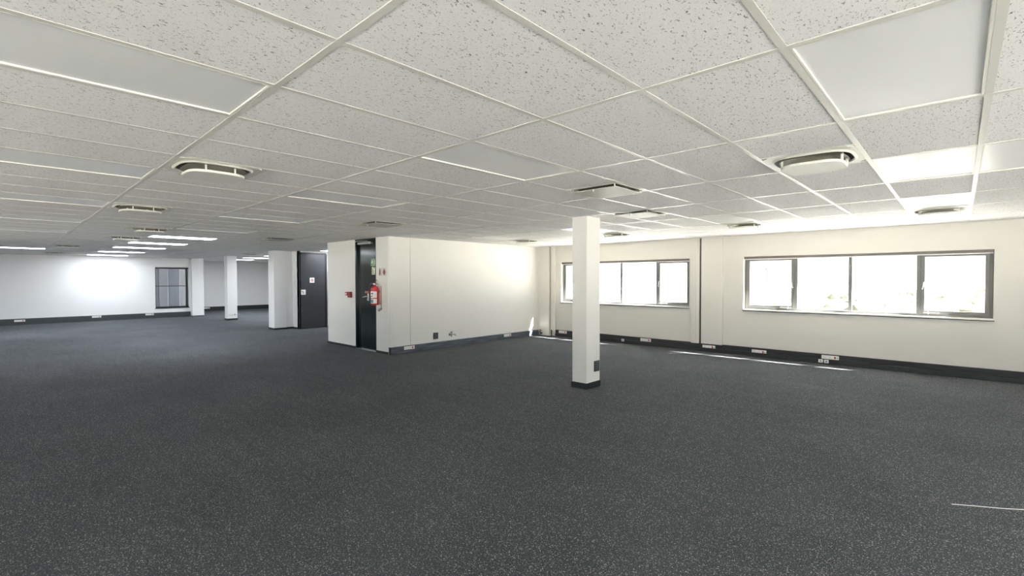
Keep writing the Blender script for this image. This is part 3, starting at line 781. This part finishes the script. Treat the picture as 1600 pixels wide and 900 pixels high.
# ------------------------------------------------------------------ fire gear on the block front
fx, fy = -9.065, BY
fe = thing('fire_extinguisher', 'red fire extinguisher hanging on the white pier beside the dark door', 'fire extinguisher', (fx, fy-0.10, 1.03))
prof = [(0.02, 0.0), (0.072, 0.0), (0.080, 0.015), (0.080, 0.33), (0.076, 0.365), (0.055, 0.395), (0.026, 0.41), (0.022, 0.43)]
bm = bmesh.new(); lathe(bm, prof, 28); obj('cylinder_body', bm, M['red'], fe, smooth=True)
def band(r, z0, z1, a0, a1, mat, name, parent, n=14):
    bm = bmesh.new(); A = []; B = []
    for i in range(n+1):
        th = a0+(a1-a0)*i/n; A.append(bm.verts.new((r*math.cos(th), r*math.sin(th), z0))); B.append(bm.verts.new((r*math.cos(th), r*math.sin(th), z1)))
    for i in range(n): bm.faces.new((A[i], A[i+1], B[i+1], B[i]))
    return obj(name, bm, mat, parent)
lb = band(0.0812, 0.155, 0.29, math.radians(235), math.radians(362), M['white'], 'paper_label', fe)
band(0.0820, 0.225, 0.265, math.radians(262), math.radians(305), M['blue'], 'label_print', lb)
band(0.0820, 0.178, 0.205, math.radians(262), math.radians(300), M['red'], 'label_print', lb)
lb2 = band(0.0812, 0.035, 0.135, math.radians(235), math.radians(362), M['white'], 'lower_label', fe)
band(0.0820, 0.05, 0.12, math.radians(255), math.radians(310), M['blue'], 'label_print', lb2)
bm = bmesh.new(); lathe(bm, [(0.018, 0.43), (0.022, 0.435), (0.022, 0.46), (0.012, 0.465)], 14); obj('valve', bm, M['steel'], fe)
bm = bmesh.new(); tube(bm, arc([(0.0, 0, 0.455), (0.03, 0, 0.462), (0.08, 0, 0.45), (0.115, 0, 0.44)], 4), 0.008); obj('carry_handle', bm, M['darkred'], fe)
bm = bmesh.new(); tube(bm, arc([(-0.01, 0, 0.46), (0.02, 0, 0.495), (0.06, 0, 0.52), (0.095, 0, 0.53)], 4), 0.008); obj('squeeze_lever', bm, M['darkred'], fe)
bm = bmesh.new(); tube(bm, arc([(-0.015, -0.01, 0.445), (-0.08, -0.03, 0.46), (-0.135, -0.04, 0.40), (-0.135, -0.03, 0.25), (-0.10, -0.01, 0.12), (-0.088, -0.01, 0.06)], 5), 0.010); obj('hose', bm, M['hose'], fe, smooth=True)
bm = bmesh.new(); lathe(bm, [(0.01, 0.0), (0.014, 0.02), (0.014, 0.07), (0.010, 0.08)], 10, (-0.088, -0.01, 0.0)); obj('nozzle', bm, M['black'], fe)
bm = bmesh.new(); lathe(bm, [(0.013, -0.004), (0.013, 0.004)], 12, (0.0, -0.026, 0.448), 'y'); obj('pressure_gauge', bm, M['white'], fe)
wb = tag(obj('wall_bracket', bevel(boxes((fx+0.085, fx+0.125, fy-0.010, fy, 0.93, 1.44), (fx-0.015, fx+0.06, fy-0.018, fy-0.001, 1.30, 1.34)), 0.003, 1), M['brass']), 'tan metal bracket strip on the pier behind the red extinguisher', 'bracket')
bm = bmesh.new(); tube(bm, arc([(fx+0.07, fy-0.012, 0.96), (fx+0.065, fy-0.05, 0.92), (fx+0.10, fy-0.06, 0.905), (fx+0.135, fy-0.05, 0.92), (fx+0.13, fy-0.012, 0.96)], 4), 0.007); obj('hook', bm, M['grille_dark'], wb)

def flat_sign(name, lab, x, y, z, w, h, mat):
    t = thing(name, lab, 'sign', (x, y, z))
    obj('sign_board', bevel(boxes((-w/2, w/2, -0.005, 0, -h/2, h/2)), 0.001, 1), mat, t); return t
def poly(pts, y=-0.0065, d=0.001):
    bm = bmesh.new(); f = bm.faces.new([bm.verts.new((p[0], y, p[1])) for p in pts]); bmesh.ops.triangulate(bm, faces=[f]); return bm
# extinguisher sign above it: red cylinder and a red arrow/drop on pale board
s = flat_sign('extinguisher_sign', 'pale sign with two red symbols on the pier above the extinguisher', -8.91, fy, 1.735, 0.30, 0.17, M['sign_pale'])
obj('cylinder_symbol', boxes((-0.125, -0.075, -0.0065, -0.004, -0.07, 0.045), (-0.112, -0.088, -0.0065, -0.004, 0.045, 0.07)), M['darkred'], s)
obj('flame_symbol', poly([(0.07, 0.07), (0.045, 0.035), (0.02, 0.0), (0.03, -0.035), (0.07, -0.075), (0.11, -0.035), (0.12, 0.0), (0.095, 0.035)]), M['darkred'], s)
# exit signs on the door leaf (leaf face is at BY+0.055)
dy = BY+0.0545
s = flat_sign('exit_arrow_sign', 'green safety sign with pale down arrow, upper one on the dark door', -9.345, dy, 1.95, 0.25, 0.155, M['lime'])
obj('left_field', boxes((-0.118, -0.005, -0.0065, -0.004, -0.068, 0.068)), M['green'], s)
obj('right_field', boxes((0.008, 0.118, -0.0065, -0.004, -0.068, 0.068)), M['green'], s)
obj('down_arrow', poly([(-0.07, 0.055), (-0.052, 0.055), (-0.052, 0.0), (-0.025, 0.0), (-0.061, -0.052), (-0.097, 0.0), (-0.07, 0.0)], -0.0075), M['lime'], s)
obj('door_symbol', boxes((0.035, 0.09, -0.0075, -0.006, -0.05, 0.045)), M['lime'], s)
s = flat_sign('exit_figure_sign', 'glow-pale safety sign with Y-shaped figure, lower one on the dark door', -9.325, dy, 1.765, 0.20, 0.175, M['green'])
obj('border_field', boxes((-0.098, -0.075, -0.0065, -0.004, -0.085, 0.085), (0.085, 0.098, -0.0065, -0.004, -0.085, 0.085), (-0.075, 0.085, -0.0065, -0.004, -0.085, -0.068)), M['lime'], s)
obj('figure_symbol', poly([(-0.07, 0.08), (-0.035, 0.08), (0.0, 0.045), (0.035, 0.08), (0.07, 0.08), (0.028, 0.0), (0.03, -0.06), (-0.03, -0.06), (-0.028, 0.0)], -0.0072), M['lime'], s)
# call point
t = thing('fire_call_point', 'small red fire alarm call point on the white wall left of the dark door', 'alarm', (-10.335, fy, 1.23))
obj('call_box', bevel(boxes((0.0, 0.13, -0.05, 0, -0.075, 0.06)), 0.006), M['darkred'], t)
obj('call_cover', bevel(boxes((-0.14, 0.0, -0.035, 0, -0.03, 0.055)), 0.005), M['red'], t)
obj('glass_window', boxes((-0.115, -0.07, -0.037, -0.034, -0.012, 0.035)), M['white'], t)

# white thread on the carpet at lower right
bm = bmesh.new(); tube(bm, arc([(-0.021, 4.518, 0.003), (0.119, 4.603, 0.003), (0.246, 4.677, 0.003), (0.347, 4.746, 0.003), (0.460, 4.779, 0.003)], 6), 0.0026, 5)
thread = tag(obj('loose_thread', bm, M['thread']), 'thin white thread lying on the grey carpet at lower right', 'thread')

# ------------------------------------------------------------------ outside
struct('ground', boxes((-150, 150, YW+0.26, 220, -0.6, -0.5), (XN+0.26, 150, -150, YW+0.26, -0.6, -0.5), (-150, XN+0.26, -150, YB-0.26, -0.6, -0.5), (-150, XF-0.31, YB-0.26, YW+0.26, -0.6, -0.5)), M['ground'])
bm = bmesh.new(); rnd = random.Random(3)
for k in range(420):
    y = rnd.uniform(22, 75); x = rnd.uniform(-0.24, 0.04)*y; r = rnd.uniform(0.25, 0.9)
    g = bmesh.ops.create_icosphere(bm, subdivisions=2, radius=r)
    for v in g['verts']:
        f = 1+0.35*math.sin(7*v.co.x+k)*math.cos(6*v.co.y-k)+0.15*rnd.uniform(-1, 1)
        v.co = Vector((v.co.x*f*1.3+x, v.co.y*f+y, v.co.z*f*0.75-0.5+r*0.25))
o = obj('scrub_bushes', bm, M['scrub']); o['kind'] = 'stuff'; o['label'] = 'pale overexposed scrub outside the right window'; o['category'] = 'bushes'

def post(name, lab, x, y, top, r, grp=None, head=False):
    t = thing(name, lab, 'post', (x, y, -0.5), 0, grp)
    bm = bmesh.new(); lathe(bm, [(r, 0), (r*0.8, top+0.5)], 10); obj('shaft', bm, M['post'], t)
    if head: obj('lamp_head', bevel(boxes((-0.14, 0.04, -0.05, 0.05, top+0.42, top+0.56)), 0.01, 1), M['post'], t)
post('lamp_post', 'thin dark post with small head outside the left pane of the right window', -10.75, 40, 2.3, 0.05, None, True)
for k, (rt, tp) in enumerate(((-0.290, 1.75), (-0.247, 1.8), (-0.238, 1.75), (-0.230, 1.9))):
    post('fence_post', ['leftmost faint thin post outside the right window', 'faint thin post just right of the headed post outside', 'faint thin post between two others outside the right window', 'rightmost faint thin post outside the right window, by the sash handle'][k], rt*40, 40, tp, 0.022, 'faint posts outside')
